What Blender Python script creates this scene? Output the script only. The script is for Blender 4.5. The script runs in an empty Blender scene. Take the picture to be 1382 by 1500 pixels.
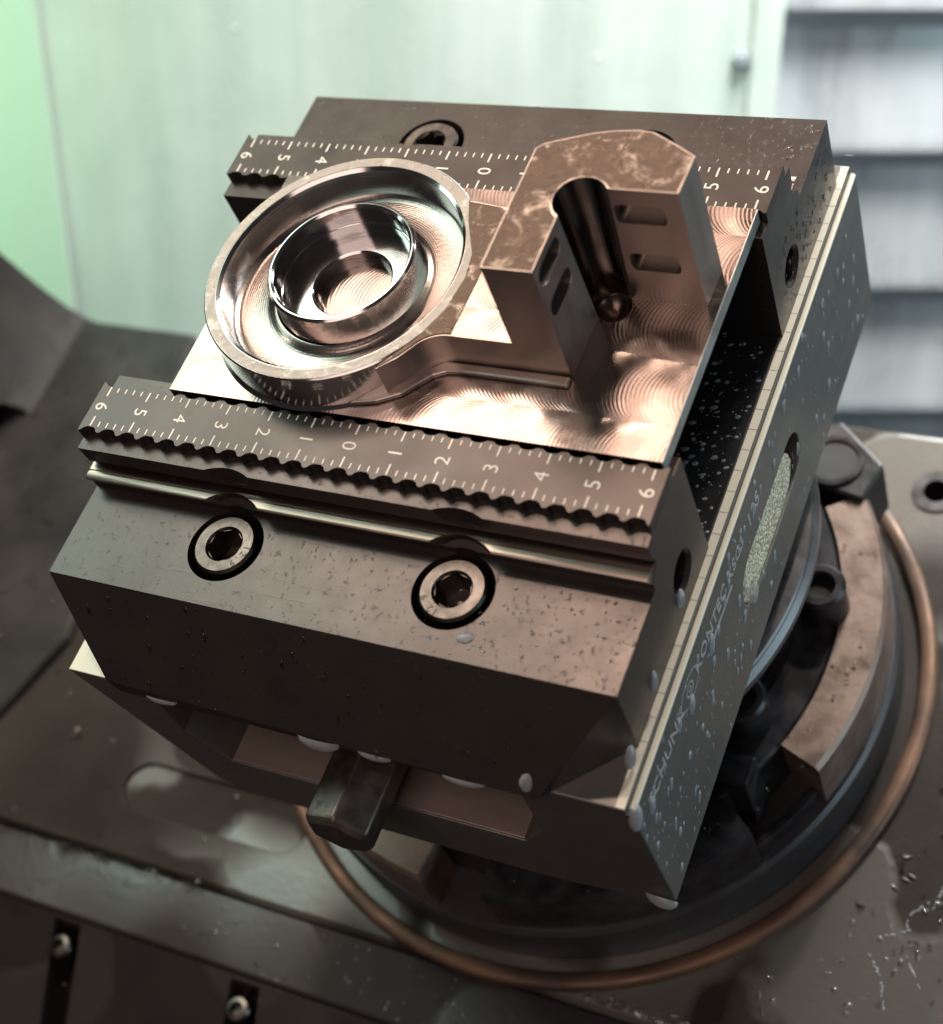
import bpy, bmesh, math, random
from mathutils import Vector, Matrix
random.seed(7)
S = 0.001                      # everything below is written in millimetres
scene = bpy.context.scene
COL = scene.collection
R3 = [[0.8841241388921012, 0.3625194969308634, -0.2947950497774585],
      [0.15961494165086393, -0.8272825796186402, -0.5386340166210446],
      [-0.4391441419740127, 0.42916564145388214, -0.7892840266756866]]
RIGHT, DOWN, FWD = (Vector(r) for r in R3)
CAMP = Vector((151.17231047575365, -139.61317399522042, 221.54913205844264))
# true vertical of the machine room: the table with the vise on it is swung towards the operator
U = Vector((0.08134148, 0.50186491, 0.86111276))
N = Vector((0.46011745, -0.78530964, 0.41422301))     # from the far wall towards the operator
XR = RIGHT
# ------------------------------------------------------------------ camera
cam = bpy.data.cameras.new('camera')
co = bpy.data.objects.new('camera', cam)
COL.objects.link(co)
m = Matrix((RIGHT, -DOWN, -FWD)).transposed().to_4x4()
m.translation = CAMP * S
co.matrix_world = m
cam.sensor_fit = 'VERTICAL'
cam.sensor_height = 24
cam.lens = 2310.945 / 1500 * 24
cam.shift_x = (691 - 664.376) / 1500
cam.shift_y = (777.379 - 750) / 1500
cam.clip_start = 0.01
cam.clip_end = 50
cam.dof.use_dof = True
cam.dof.focus_distance = 0.316
cam.dof.aperture_fstop = 9.0
scene.camera = co
# ------------------------------------------------------------------ world and lamps
w = bpy.data.worlds.new('World')
scene.world = w
w.use_nodes = True
bg = w.node_tree.nodes['Background']
bg.inputs[0].default_value = (0.80, 0.72, 0.68, 1)
bg.inputs[1].default_value = 0.04

def area(name, pos, target, size, power, color, sizey=None, shape=None):
    l = bpy.data.lights.new(name, 'AREA')
    l.energy = power
    l.color = color
    l.shape = shape or ('RECTANGLE' if sizey else 'DISK')
    l.size = size * S
    if sizey:
        l.size_y = sizey * S
    o = bpy.data.objects.new(name, l)
    COL.objects.link(o)
    o.location = Vector(pos) * S
    o.rotation_euler = (Vector(target) - Vector(pos)).to_track_quat('-Z', 'Y').to_euler()
    return o
C0 = Vector((0, 30, -20))
KD = Vector((-.25, .36, 1)).normalized()
area('work_lamp', C0 + KD * 950, C0, 50, 1.8, (1.0, 0.74, 0.58))
area('window_light', C0 - XR * 530 + U * 250 - N * 250, C0 + XR * 60 - N * 400 - U * 60, 380, 3.6, (0.74, 1.0, 0.88), 820)
area('green_glow_fill', CAMP - N * 640 - XR * 320 - U * 190, CAMP - N * 720 - XR * 150 - U * 230, 60, 0.17, (0.32, 1.0, 0.42), 300)  # unseen green lamp added to put a glow on the wall's left side
area('ceiling_light', C0 - XR * 350 + U * 740 - N * 190, C0, 420, 2.0, (1.0, 0.68, 0.53), 200)
area('side_lamp', C0 + Vector((110, 600, 430)), C0 + Vector((60, 0, -80)), 50, 2.6, (1.0, 0.86, 0.70))
area('wall_light', C0 + XR * 190 + U * 480 - N * 345, C0 - N * 430 + XR * 150 - U * 260, 380, 5.6, (0.97, 1.0, 1.0), 100).data.spread = math.radians(95)
area('front_fill', C0 + N * 560 + U * 300 - XR * 260, C0, 500, 1.3, (1.0, 0.76, 0.66), 400)  # fill added on the operator's side to lift the front faces
area('right_fill', C0 + N * 250 + U * 60 + XR * 620, C0 + Vector((60, 30, -40)), 400, 1.7, (0.60, 0.83, 0.95), 400)
scene.view_settings.view_transform = 'Standard'
scene.view_settings.look = 'None'
scene.view_settings.exposure = 0.27
scene.view_settings.gamma = 1.0

# ------------------------------------------------------------------ materials
def nt(name):
    mt = bpy.data.materials.new(name)
    mt.use_nodes = True
    t = mt.node_tree
    return mt, t, t.nodes['Principled BSDF']

def node(t, typ, **kw):
    n = t.nodes.new(typ)
    for k, v in kw.items():
        if hasattr(n, k):
            setattr(n, k, v)
        else:
            n.inputs[k].default_value = v
    return n

def coords(t, scale=(1, 1, 1), rot=(0, 0, 0)):
    tc = t.nodes.new('ShaderNodeTexCoord')
    mp = t.nodes.new('ShaderNodeMapping')
    mp.inputs['Scale'].default_value = scale
    mp.inputs['Rotation'].default_value = rot
    t.links.new(tc.outputs['Object'], mp.inputs['Vector'])
    return mp.outputs[0]

def wall_coords(t, scale):
    tc = t.nodes.new('ShaderNodeTexCoord')
    cb = t.nodes.new('ShaderNodeCombineXYZ')
    for q, ax in enumerate((XR, U, N)):
        d = node(t, 'ShaderNodeVectorMath', operation='DOT_PRODUCT')
        t.links.new(tc.outputs['Object'], d.inputs[0])
        d.inputs[1].default_value = tuple(ax * scale[q])
        t.links.new(d.outputs['Value'], cb.inputs[q])
    return cb.outputs[0]

def ramp(t, fac, stops):
    r = t.nodes.new('ShaderNodeValToRGB')
    e = r.color_ramp.elements
    while len(e) < len(stops):
        e.new(0.5)
    for k, (p, c) in enumerate(stops):
        e[k].position = p
        e[k].color = (c, c, c, 1) if isinstance(c, (int, float)) else (*c, 1)
    t.links.new(fac, r.inputs[0])
    return r.outputs[0]

def noise(t, vec, scale, detail=4, rough=.55, dist=0.0):
    n = node(t, 'ShaderNodeTexNoise', Scale=scale, Detail=detail, Roughness=rough, Distortion=dist)
    t.links.new(vec, n.inputs['Vector'])
    return n.outputs[0]

def bump(t, p, h, strength, dist=0.0002, prev=None):
    b = node(t, 'ShaderNodeBump', Strength=strength, Distance=dist)
    t.links.new(h, b.inputs['Height'])
    if prev is not None:
        t.links.new(prev, b.inputs['Normal'])
    t.links.new(b.outputs[0], p.inputs['Normal'])
    return b.outputs[0]

def metal(name, c1, c2, r1, r2, metallic=1.0, cscale=60, rscale=120, stretch=(1, 1, 1), rot=(0, 0, 0),
          bscale=900, bstr=.15, bstretch=None, spec=.5, coat=0.0, aniso=0.0):
    mt, t, p = nt(name)
    v = coords(t, stretch, rot)
    c = ramp(t, noise(t, v, cscale, 6), [(.33, c1), (.68, c2)])
    t.links.new(c, p.inputs['Base Color'])
    r = ramp(t, noise(t, v, rscale, 5), [(.3, r1), (.7, r2)])
    t.links.new(r, p.inputs['Roughness'])
    p.inputs['Metallic'].default_value = metallic
    p.inputs['Specular IOR Level'].default_value = spec
    p.inputs['Coat Weight'].default_value = coat
    p.inputs['Coat Roughness'].default_value = .12
    p.inputs['Anisotropic'].default_value = aniso
    if bstr:
        bv = coords(t, bstretch, rot) if bstretch else v
        bump(t, p, noise(t, bv, bscale, 5), bstr)
    return mt

def plain(name, c, rough, metallic=0.0):
    mt, t, p = nt(name)
    p.inputs['Base Color'].default_value = (*c, 1)
    p.inputs['Roughness'].default_value = rough
    p.inputs['Metallic'].default_value = metallic
    return mt

MAT = {}
# black oxide steel with a thin film of coolant
def oxide(name, wet):
    mt, t, p = nt(name)
    v = coords(t)
    c = ramp(t, noise(t, v, 70, 8, .6), [(.25, (.046, .039, .037)), (.75, (.064, .054, .051))])
    t.links.new(c, p.inputs['Base Color'])
    p.inputs['Metallic'].default_value = .6
    r = ramp(t, noise(t, v, 160, 6, .6), [(.3, .27), (.7, .35)])
    t.links.new(r, p.inputs['Roughness'])
    sc_ = coords(t, (.06, 1, 1), (0, 0, .5))
    b = bump(t, p, noise(t, v, 2500, 3), .12, .0001)
    b = bump(t, p, ramp(t, noise(t, sc_, 900, 3, .5), [(.62, 0.0), (.68, 1.0)]), .10, .0001, b)
    if wet:
        st = coords(t, (1.0, .7, 1.0), (0, 0, .35))
        f = ramp(t, noise(t, st, 1000, 4, .6, .3), [(.62, 0.0), (.70, 1.0)])
        b = bump(t, p, f, wet, .00008, b)
    return mt
MAT['oxide'] = oxide('black_oxide_steel', .0)
MAT['oxide_wet'] = oxide('black_oxide_steel_wet', .45)
MAT['insert'] = metal('hardened_jaw_steel', (.044, .038, .036), (.062, .053, .050), .28, .40, .7, bscale=3000, bstr=.08)
MAT['ridge'] = metal('bright_ridge_steel', (.30, .245, .21), (.40, .33, .285), .26, .38, 1.0, stretch=(.05, 1, 1), cscale=400, bscale=2500, bstretch=(.03, 1, 1), bstr=.2)
MAT['dark'] = metal('dark_cavity_steel', (.02, .02, .022), (.035, .035, .04), .35, .55, .3, bstr=.05)
MAT['base'] = metal('ground_base_steel', (.125, .122, .113), (.17, .166, .154), .34, .46, .5, cscale=40, stretch=(1, .12, 1), bscale=1500, bstretch=(1, .05, 1), bstr=.08)
MAT['slide'] = metal('black_slide_cover', (.012, .013, .015), (.022, .023, .026), .22, .36, .2, bstr=.04)
MAT['bolt'] = metal('bolt_steel', (.065, .057, .053), (.13, .112, .102), .26, .42, 1.0, cscale=300, bscale=1200, bstr=.25)
MAT['hex'] = metal('oiled_spindle_steel', (.10, .085, .075), (.2, .17, .15), .25, .5, .8, cscale=250, bscale=700, bstr=.5)
MAT['engrave'] = plain('engraved_white_marks', (.80, .74, .68), .5)
MAT['engrave_dark'] = plain('etched_dark_marks', (.02, .02, .02), .5)
MAT['etch'] = plain('etched_pale_marks', (.33, .33, .325), .5)
MAT['strip'] = plain('sunlit_ground_strip', (.66, .64, .54), .5, .2)  # paler than the base steel: sun on its top edges put into the colour

# milled workpiece surfaces
def milled(name, c1, c2, swirl, sscale, r1, r2, stain=0.0):
    mt, t, p = nt(name)
    v = coords(t)
    nz = noise(t, v, 45, 6)
    c = ramp(t, nz, [(.3, c1), (.7, c2)])
    if stain:
        f = ramp(t, noise(t, v, 190, 10, .72, .6), [(.30, 0.1 * stain), (.46, stain)])
        mx = t.nodes.new('ShaderNodeMixRGB')
        t.links.new(f, mx.inputs[0])
        t.links.new(c, mx.inputs[1])
        mx.inputs[2].default_value = (.075, .048, .038, 1)
        c = mx.outputs[0]
    t.links.new(c, p.inputs['Base Color'])
    p.inputs['Metallic'].default_value = 1.0
    r = ramp(t, noise(t, v, 220, 6, .6), [(.35, r1), (.7, r2)])
    t.links.new(r, p.inputs['Roughness'])
    prev = None
    if swirl:
        def mth(op, a, b=None, c=None):
            n = node(t, 'ShaderNodeMath', operation=op)
            for q, x in enumerate((a, b, c)):
                if x is None:
                    continue
                if isinstance(x, (int, float)):
                    n.inputs[q].default_value = x
                else:
                    t.links.new(x, n.inputs[q])
            return n.outputs[0]
        sp_ = t.nodes.new('ShaderNodeSeparateXYZ')
        t.links.new(v, sp_.inputs[0])
        wob = noise(t, v, 30, 2)
        yy = mth('ADD', sp_.outputs[1], mth('MULTIPLY', wob, .004))
        lane = .0148
        yl = mth('SUBTRACT', mth('MULTIPLY', mth('FRACT', mth('ADD', mth('DIVIDE', yy, lane), .35)), lane), lane / 2)
        y2 = mth('MULTIPLY', yl, yl)
        arc = mth('SQRT', mth('MAXIMUM', mth('SUBTRACT', .0084 ** 2, y2), 0.0))
        ph = mth('MULTIPLY', mth('ADD', sp_.outputs[0], arc), 6.2832 / sscale)
        ph = mth('ADD', ph, mth('MULTIPLY', noise(t, v, 160, 3), 2.0))
        am = ramp(t, noise(t, v, 90, 4), [(.35, .15), (.7, 1.0)])
        h1 = mth('MULTIPLY', mth('MULTIPLY', mth('SINE', ph), swirl), am)
        h2 = mth('MULTIPLY', y2, .7)
        bg_ = mth('MULTIPLY', mth('SINE', mth('MULTIPLY', mth('ADD', sp_.outputs[0], arc), 6.2832 / .0093)), .00004)
        prev = bump(t, p, mth('ADD', mth('ADD', h1, h2), bg_), 1.0, 1.0)
        p.inputs['Anisotropic'].default_value = .45
    if stain:
        prev = bump(t, p, noise(t, v, 800, 9, .72, .5), .6, .0004, prev)
    return mt
MAT['floor_mill'] = milled('milled_plate_floor', (.235, .193, .177), (.335, .28, .258), 1.3e-5, .00085, .17, .30)
MAT['top_raw'] = milled('coolant_stained_top', (.42, .32, .27), (.62, .48, .41), 0, 50, .22, .46, .97)
MAT['rim'] = milled('mottled_rim_top', (.40, .37, .355), (.55, .51, .49), 0, 50, .24, .46, .55)
MAT['wall_mill'] = metal('milled_wall', (.42, .36, .33), (.54, .465, .425), .32, .44, 1.0, stretch=(1, 1, .15), bscale=900, bstretch=(.1, .1, 2), bstr=.12)
MAT['turned'] = metal('turned_ring', (.42, .41, .415), (.54, .525, .525), .08, .14, 1.0, bscale=900, bstretch=(.1, .1, 3), bstr=.10)
def grainy():
    mt, t, p = nt('turned_channel_floor')
    v = coords(t)
    flat = coords(t, (1, 1, 0))
    ln = node(t, 'ShaderNodeVectorMath', operation='LENGTH')
    t.links.new(flat, ln.inputs[0])
    ml = node(t, 'ShaderNodeMath', operation='MULTIPLY_ADD')
    t.links.new(ln.outputs['Value'], ml.inputs[0])
    ml.inputs[1].default_value = 6.2832 / .00048
    nm = node(t, 'ShaderNodeMath', operation='MULTIPLY')
    t.links.new(noise(t, v, 120, 3), nm.inputs[0])
    nm.inputs[1].default_value = 3.0
    t.links.new(nm.outputs[0], ml.inputs[2])
    sn = node(t, 'ShaderNodeMath', operation='SINE')
    t.links.new(ml.outputs[0], sn.inputs[0])
    p.inputs['Base Color'].default_value = (.30, .26, .243, 1)
    p.inputs['Metallic'].default_value = 1
    t.links.new(ramp(t, noise(t, v, 90, 4), [(.35, .20), (.7, .34)]), p.inputs['Roughness'])
    b = bump(t, p, sn.outputs[0], .22, .00002)
    bump(t, p, noise(t, v, 1300, 3, .6), .16, .0002, b)
    return mt
MAT['grainy'] = grainy()
MAT['bore'] = metal('dark_reflecting_bore', (.13, .12, .115), (.19, .175, .165), .12, .18, 1.0, bstr=.03)  # darker than the milled walls: the bore's dark reflections put into the colour
MAT['lit_groove'] = metal('copper_lit_groove_steel', (.23, .185, .16), (.33, .27, .235), .35, .5, .5, stretch=(.1, 1, 1))  # groove floor of the base with warm copper light put into its colour
MAT['tip'] = metal('brown_bore_tip', (.10, .075, .065), (.16, .12, .10), .22, .32, 1.0)
MAT['plate_side'] = metal('sawn_plate_side', (.42, .43, .42), (.56, .57, .56), .32, .5, .9, bscale=1500, bstretch=(1, .15, 1), bstr=.3)

# chuck and table
MAT['platen'] = metal('satin_dark_platen', (.035, .034, .037), (.05, .048, .05), .34, .46, .25, bstr=.03)
MAT['segment'] = metal('brown_chuck_segment', (.17, .12, .10), (.26, .19, .155), .32, .6, .55, cscale=120, bscale=700, bstr=.35)  # brown on some segments only, the others take the darker chuck tone
MAT['chuck'] = metal('blackened_chuck_body', (.012, .012, .015), (.045, .042, .046), .22, .48, .4, cscale=180, bscale=500, bstr=.2)
MAT['flange_metal'] = metal('flange_rim_highlight', (.12, .12, .125), (.2, .2, .205), .3, .45, .8)  # silvery highlight along the flange rim, put into a lighter colour
MAT['brass'] = metal('rusty_brass_ring', (.04, .031, .027), (.20, .112, .07), .42, .66, .5, cscale=38, bscale=700, bstr=.25)

def wetfloor(name, c1, c2, puddle):
    mt, t, p = nt(name)
    v = coords(t)
    c = ramp(t, noise(t, v, 22, 8, .6), [(.3, c1), (.7, c2)])
    vo = node(t, 'ShaderNodeTexVoronoi', Scale=34)
    vo.feature = 'SMOOTH_F1'
    ad = t.nodes.new('ShaderNodeVectorMath')
    nn = node(t, 'ShaderNodeTexNoise', Scale=40, Detail=3)
    t.links.new(v, nn.inputs['Vector'])
    sc = node(t, 'ShaderNodeVectorMath', operation='SCALE')
    t.links.new(nn.outputs['Color'], sc.inputs[0])
    sc.inputs['Scale'].default_value = .012
    t.links.new(v, ad.inputs[0])
    t.links.new(sc.outputs[0], ad.inputs[1])
    t.links.new(ad.outputs[0], vo.inputs['Vector'])
    f = ramp(t, vo.outputs['Distance'], [(.42, 1.0), (.47, 0.0)])
    mk = ramp(t, noise(t, v, 9, 2), [(.40, 0.0), (.50, 1.0)])
    mu = node(t, 'ShaderNodeMath', operation='MULTIPLY')
    t.links.new(f, mu.inputs[0])
    t.links.new(mk, mu.inputs[1])
    mx = t.nodes.new('ShaderNodeMixRGB')
    mx.inputs[2].default_value = (*puddle, 1)
    t.links.new(mu.outputs[0], mx.inputs[0])
    t.links.new(c, mx.inputs[1])
    t.links.new(mx.outputs[0], p.inputs['Base Color'])
    rr = ramp(t, mu.outputs[0], [(0, .55), (1, .24)])
    t.links.new(rr, p.inputs['Roughness'])
    p.inputs['Metallic'].default_value = .1
    sp_ = ramp(t, mu.outputs[0], [(0, .14), (1, .7)])
    t.links.new(sp_, p.inputs['Specular IOR Level'])
    b = bump(t, p, mu.outputs[0], .5, .0006)
    bump(t, p, noise(t, v, 500, 5), .25, .0003, b)
    return mt
MAT['table'] = wetfloor('wet_table_top', (.014, .0115, .0095), (.036, .030, .024), (.10, .094, .084))
MAT['lower'] = wetfloor('lower_table_plate', (.020, .017, .0175), (.042, .036, .036), (.05, .045, .045))
MAT['arm'] = metal('dirty_table_arm', (.007, .008, .009), (.034, .030, .027), .36, .7, .0, spec=.2, cscale=25, bscale=250, bstr=.3)
def enamel(name, c1, c2, metallic, r1, r2, smear):
    mt, t, p = nt(name)
    st = wall_coords(t, (1, .10, 1))
    bl = wall_coords(t, (1, .8, 1))
    f1 = noise(t, st, 38, 6, .6)
    f2 = noise(t, bl, 16, 7, .62, .5)
    ml = node(t, 'ShaderNodeMath', operation='MULTIPLY_ADD')
    t.links.new(f1, ml.inputs[0])
    ml.inputs[1].default_value = .55
    m2 = node(t, 'ShaderNodeMath', operation='MULTIPLY')
    t.links.new(f2, m2.inputs[0])
    m2.inputs[1].default_value = .45
    t.links.new(m2.outputs[0], ml.inputs[2])
    t.links.new(ramp(t, ml.outputs[0], [(.40, c1), (.60, c2)]), p.inputs['Base Color'])
    t.links.new(ramp(t, ml.outputs[0], [(.4, r1), (.6, r2)]), p.inputs['Roughness'])
    p.inputs['Metallic'].default_value = metallic
    bump(t, p, f2, smear, .002)
    return mt
MAT['mint'] = enamel('pale_enamel_sheet', (.60, .69, .635), (.72, .80, .75), .2, .22, .45, .12)
MAT['green'] = plain('green_glow_sheet', (.56, .70, .58), .4)  # green glow at the wall's left put into the colour of an added sheet
MAT['green_seal'] = plain('green_rubber_seal', (.30, .52, .34), .6)
MAT['cover'] = enamel('brushed_way_cover', (.46, .49, .51), (.62, .64, .65), .35, .22, .42, .10)
MAT['lip'] = plain('grey_cover_lip', (.24, .27, .29), .5)
MAT['cream'] = plain('coolant_glint', (.72, .70, .64), .12)  # pale colour stands in for bright glints on the wall drops
MAT['bright_chip'] = plain('bright_metal_chip', (.62, .54, .48), .22, 1.0)
MAT['milk'] = None
mt, t, p = nt('milky_coolant')
p.inputs['Base Color'].default_value = (.52, .56, .60, 1)
p.inputs['Roughness'].default_value = .06
p.inputs['Transmission Weight'].default_value = .6
p.inputs['IOR'].default_value = 1.33
MAT['milk'] = mt
mt, t, p = nt('clear_coolant')
p.inputs['Base Color'].default_value = (.9, .92, .92, 1)
p.inputs['Roughness'].default_value = .02
p.inputs['Transmission Weight'].default_value = 1
p.inputs['IOR'].default_value = 1.33
MAT['water'] = mt
def crinkle():
    mt, t, p = nt('crinkled_coolant_residue')
    v = coords(t)
    vo = node(t, 'ShaderNodeTexVoronoi', Scale=900)
    vo.feature = 'DISTANCE_TO_EDGE'
    t.links.new(v, vo.inputs['Vector'])
    c = ramp(t, vo.outputs['Distance'], [(.02, (.24, .20, .12)), (.16, (.84, .76, .56))])
    t.links.new(c, p.inputs['Base Color'])
    p.inputs['Roughness'].default_value = .5
    bump(t, p, vo.outputs['Distance'], .6, .0006)
    return mt
MAT['crinkle'] = crinkle()

# ------------------------------------------------------------------ mesh helpers (mm)
class MB:
    def __init__(s):
        s.bm = bmesh.new()

    def face(s, pts):
        vs = [s.bm.verts.new(p) for p in pts]
        try:
            return s.bm.faces.new(vs)
        except ValueError:
            return None

    def hull_box(s, x0, x1, y0, y1, z0, z1):
        v = [(x, y, z) for z in (z0, z1) for x, y in ((x0, y0), (x1, y0), (x1, y1), (x0, y1))]
        for f in ((3, 2, 1, 0), (4, 5, 6, 7), (0, 1, 5, 4), (1, 2, 6, 5), (2, 3, 7, 6), (3, 0, 4, 7)):
            s.face([v[i] for i in f])
        return s

    def prism(s, poly, fn, a, b):
        """poly 2-D counterclockwise; fn(u, v, w) -> 3-D; extruded from w=a to w=b"""
        n = len(poly)
        A = [s.bm.verts.new(fn(u, v, a)) for u, v in poly]
        B = [s.bm.verts.new(fn(u, v, b)) for u, v in poly]
        s.bm.faces.new(A[::-1])
        s.bm.faces.new(B)
        for i in range(n):
            j = (i + 1) % n
            s.bm.faces.new((A[i], A[j], B[j], B[i]))
        return s

    def zprism(s, poly, a, b):
        return s.prism(poly, lambda u, v, w: (u, v, w), a, b)

    def xprism(s, poly, a, b):
        return s.prism(poly, lambda u, v, w: (w, u, v), a, b)

    def yprism(s, poly, a, b):
        return s.prism(poly, lambda u, v, w: (u, w, v), a, b)

    def lathe(s, prof, c, seg=96, a0=0.0, a1=None):
        """closed profile (r, z) turned about z through c"""
        full = a1 is None
        n = seg if full else seg + 1
        rows = []
        for k in range(n):
            a = 2 * math.pi * k / seg if full else a0 + (a1 - a0) * k / seg
            rows.append([s.bm.verts.new((c[0] + r * math.cos(a), c[1] + r * math.sin(a), z)) for r, z in prof])
        m_ = len(prof)
        for k in range(n if full else n - 1):
            A, B = rows[k], rows[(k + 1) % n]
            for i in range(m_):
                j = (i + 1) % m_
                s.bm.faces.new((A[i], B[i], B[j], A[j]))
        if not full:
            s.bm.faces.new(rows[0])
            s.bm.faces.new(rows[-1][::-1])
        return s

    def cyl(s, c, r, a, b, seg=48, axis='z', r2=None, ph=0.0):
        r2 = r if r2 is None else r2
        def P(k, rr, w):
            t_ = 2 * math.pi * k / seg + ph
            u, v = rr * math.cos(t_), rr * math.sin(t_)
            if axis == 'z':
                return (c[0] + u, c[1] + v, w)
            if axis == 'x':
                return (w, c[0] + u, c[1] + v)
            return (c[0] + u, w, c[1] + v)
        A = [s.bm.verts.new(P(k, r, a)) for k in range(seg)]
        B = [s.bm.verts.new(P(k, r2, b)) for k in range(seg)]
        s.bm.faces.new(A[::-1])
        s.bm.faces.new(B)
        for i in range(seg):
            j = (i + 1) % seg
            s.bm.faces.new((A[i], A[j], B[j], B[i]))
        return s

    def dome(s, c, nrm, tan, rx, ry, h, seg=10, rings=3):
        """droplet cap lying on a surface"""
        n_ = Vector(nrm).normalized()
        t_ = Vector(tan).normalized()
        b_ = n_.cross(t_)
        c = Vector(c)
        prev = None
        for q in range(rings):
            e = (math.pi / 2) * q / rings
            row = []
            for k in range(seg):
                a = 2 * math.pi * k / seg
                p_ = c + t_ * (rx * math.cos(e) * math.cos(a)) + b_ * (ry * math.cos(e) * math.sin(a)) + n_ * (h * math.sin(e))
                row.append(s.bm.verts.new(p_))
            if prev:
                for i in range(seg):
                    j = (i + 1) % seg
                    s.bm.faces.new((prev[i], prev[j], row[j], row[i]))
            prev = row
        top = s.bm.verts.new(c + n_ * h)
        for i in range(seg):
            s.bm.faces.new((prev[i], prev[(i + 1) % seg], top))
        return s

    def mesh(s, name):
        bm = s.bm
        bmesh.ops.remove_doubles(bm, verts=bm.verts, dist=1e-4)
        bmesh.ops.recalc_face_normals(bm, faces=bm.faces)
        me = bpy.data.meshes.new(name)
        bm.to_mesh(me)
        bm.free()
        s.bm = None
        return me

def raw(mesh):
    o = bpy.data.objects.new('tmp', mesh)
    COL.objects.link(o)
    return o

def carve(mesh, cutters, op='DIFFERENCE'):
    """boolean in mm; returns a new mesh"""
    o = raw(mesh)
    cs = []
    for cmesh in cutters:
        c = raw(cmesh)
        cs.append(c)
        md = o.modifiers.new('b', 'BOOLEAN')
        md.operation = op
        md.object = c
        md.solver = 'EXACT'
    dg = bpy.context.evaluated_depsgraph_get()
    dg.update()
    me = bpy.data.meshes.new_from_object(o.evaluated_get(dg))
    for c in cs + [o]:
        bpy.data.objects.remove(c, do_unlink=True)
    return me

def obj(name, me, mat, parent=None, origin=(0, 0, 0), smooth=None, bevel=0.0, seg=2):
    """link a mm mesh as ONE object, scaled to metres, origin moved to `origin`"""
    if isinstance(me, MB):
        me = me.mesh(name)
    o_ = Vector(origin)
    me.transform(Matrix.Translation(-o_))
    me.transform(Matrix.Diagonal((S, S, S, 1)))
    me.materials.clear()
    me.materials.append(MAT[mat] if isinstance(mat, str) else mat)
    o = bpy.data.objects.new(name, me)
    me.name = name
    COL.objects.link(o)
    pw = Vector(parent['_o']) if parent is not None else Vector((0, 0, 0))
    if parent is not None:
        o.parent = parent
    o.location = (o_ - pw) * S
    o['_o'] = tuple(o_)
    if bevel:
        b = o.modifiers.new('bevel', 'BEVEL')
        b.width = bevel * S
        b.segments = seg
        b.limit_method = 'ANGLE'
        b.angle_limit = math.radians(32)
        b.harden_normals = False
    if smooth:
        me.shade_smooth() if hasattr(me, 'shade_smooth') else None
        me.set_sharp_from_angle(angle=math.radians(smooth))
    return o

def tag(o, label=None, cat=None, group=None, kind=None):
    for k, v in (('label', label), ('category', cat), ('group', group), ('kind', kind)):
        if v:
            o[k] = v
    return o

def thing(name, label, cat, loc=(0, 0, 0), group=None):
    o = bpy.data.objects.new(name, None)
    o.empty_display_size = .01
    COL.objects.link(o)
    o.location = Vector(loc) * S
    o['_o'] = tuple(loc)
    return tag(o, label, cat, group)

def stadium(cx, cy, hx, r, n=8):
    """rounded slot along the first axis, half length hx including the round ends"""
    pts = []
    for sgn in (1, -1):
        for k in range(n + 1):
            a = -math.pi / 2 + math.pi * k / n
            pts.append((cx + sgn * (hx - r) + sgn * r * math.cos(a), cy + sgn * r * math.sin(a)))
    return pts

def rrect(cx, cy, hx, hy, r, n=4):
    pts = []
    for sx, sy, a0 in ((1, -1, -90), (1, 1, 0), (-1, 1, 90), (-1, -1, 180)):
        for k in range(n + 1):
            a = math.radians(a0 + 90 * k / n)
            pts.append((cx + sx * (hx - r) + r * math.cos(a), cy + sy * (hy - r) + r * math.sin(a)))
    return pts

def text_mesh(s_, size, off=0.0, ext=.03):
    cu = bpy.data.curves.new('txt', 'FONT')
    cu.body = s_
    cu.size = size
    cu.align_x = 'CENTER'
    cu.align_y = 'CENTER'
    cu.offset = off
    cu.extrude = ext
    cu.resolution_u = 3
    o = bpy.data.objects.new('txt', cu)
    COL.objects.link(o)
    dg = bpy.context.evaluated_depsgraph_get()
    dg.update()
    me = bpy.data.meshes.new_from_object(o.evaluated_get(dg))
    bpy.data.objects.remove(o, do_unlink=True)
    return me

def add_text(bm, s_, size, mat4, off=0.0):
    me = text_mesh(s_, size, off)
    me.transform(mat4)
    bm.from_mesh(me)
    bpy.data.meshes.remove(me)

# ================================================================== the setting: far wall, pit floor
CW = CAMP - N * 720                       # origin of the wall frame
WM = Matrix((XR, U, N)).transposed().to_4x4()
WM.translation = CW
def wallmesh(mb):
    me = mb.mesh('w')
    me.transform(WM)
    return me
wall = obj('wall', wallmesh(MB().hull_box(-900, 147, -900, 700, -30, 0)), 'mint', None, CW, bevel=1.5)
tag(wall, kind='structure')
seam = obj('wall_flange', wallmesh(MB().hull_box(133.5, 146.5, -900, 700, .2, 2.4)), 'mint', wall, CW, bevel=.8)
gp = thing('glow_panel', 'added green-glow pane at the far left of the pale wall', 'wall_panel', CW - XR * 330 - U * 200)
obj('panel', wallmesh(MB().hull_box(-520, -184, -520, 200, .4, 2.0)), 'green', gp, CW - XR * 330 - U * 200, bevel=.8)
wb = thing('wall_bolt', 'small dark round bolt on the pale sheet beside the grey covers', 'bolt', CW + XR * 129.7 - U * 171)
mb = MB().cyl((129.7, -171.1), 3.2, .2, 3.2, 24)
obj('bolt_head', wallmesh(mb), 'lip', wb, CW + XR * 129.7 - U * 171, smooth=40, bevel=.5)
mb = MB().cyl((129.7, -171.1), 4.6, .1, .9, 24)
obj('washer', wallmesh(mb), 'lip', wb, CW + XR * 129.7 - U * 171, smooth=40)
wc = thing('way_cover', 'stack of grey overlapping metal way cover panels at upper right', 'way cover', CW + XR * 300 - U * 250)
edges = [120, 20, -62, -152.5, -219, -290, -360, -440, -540]
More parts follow.
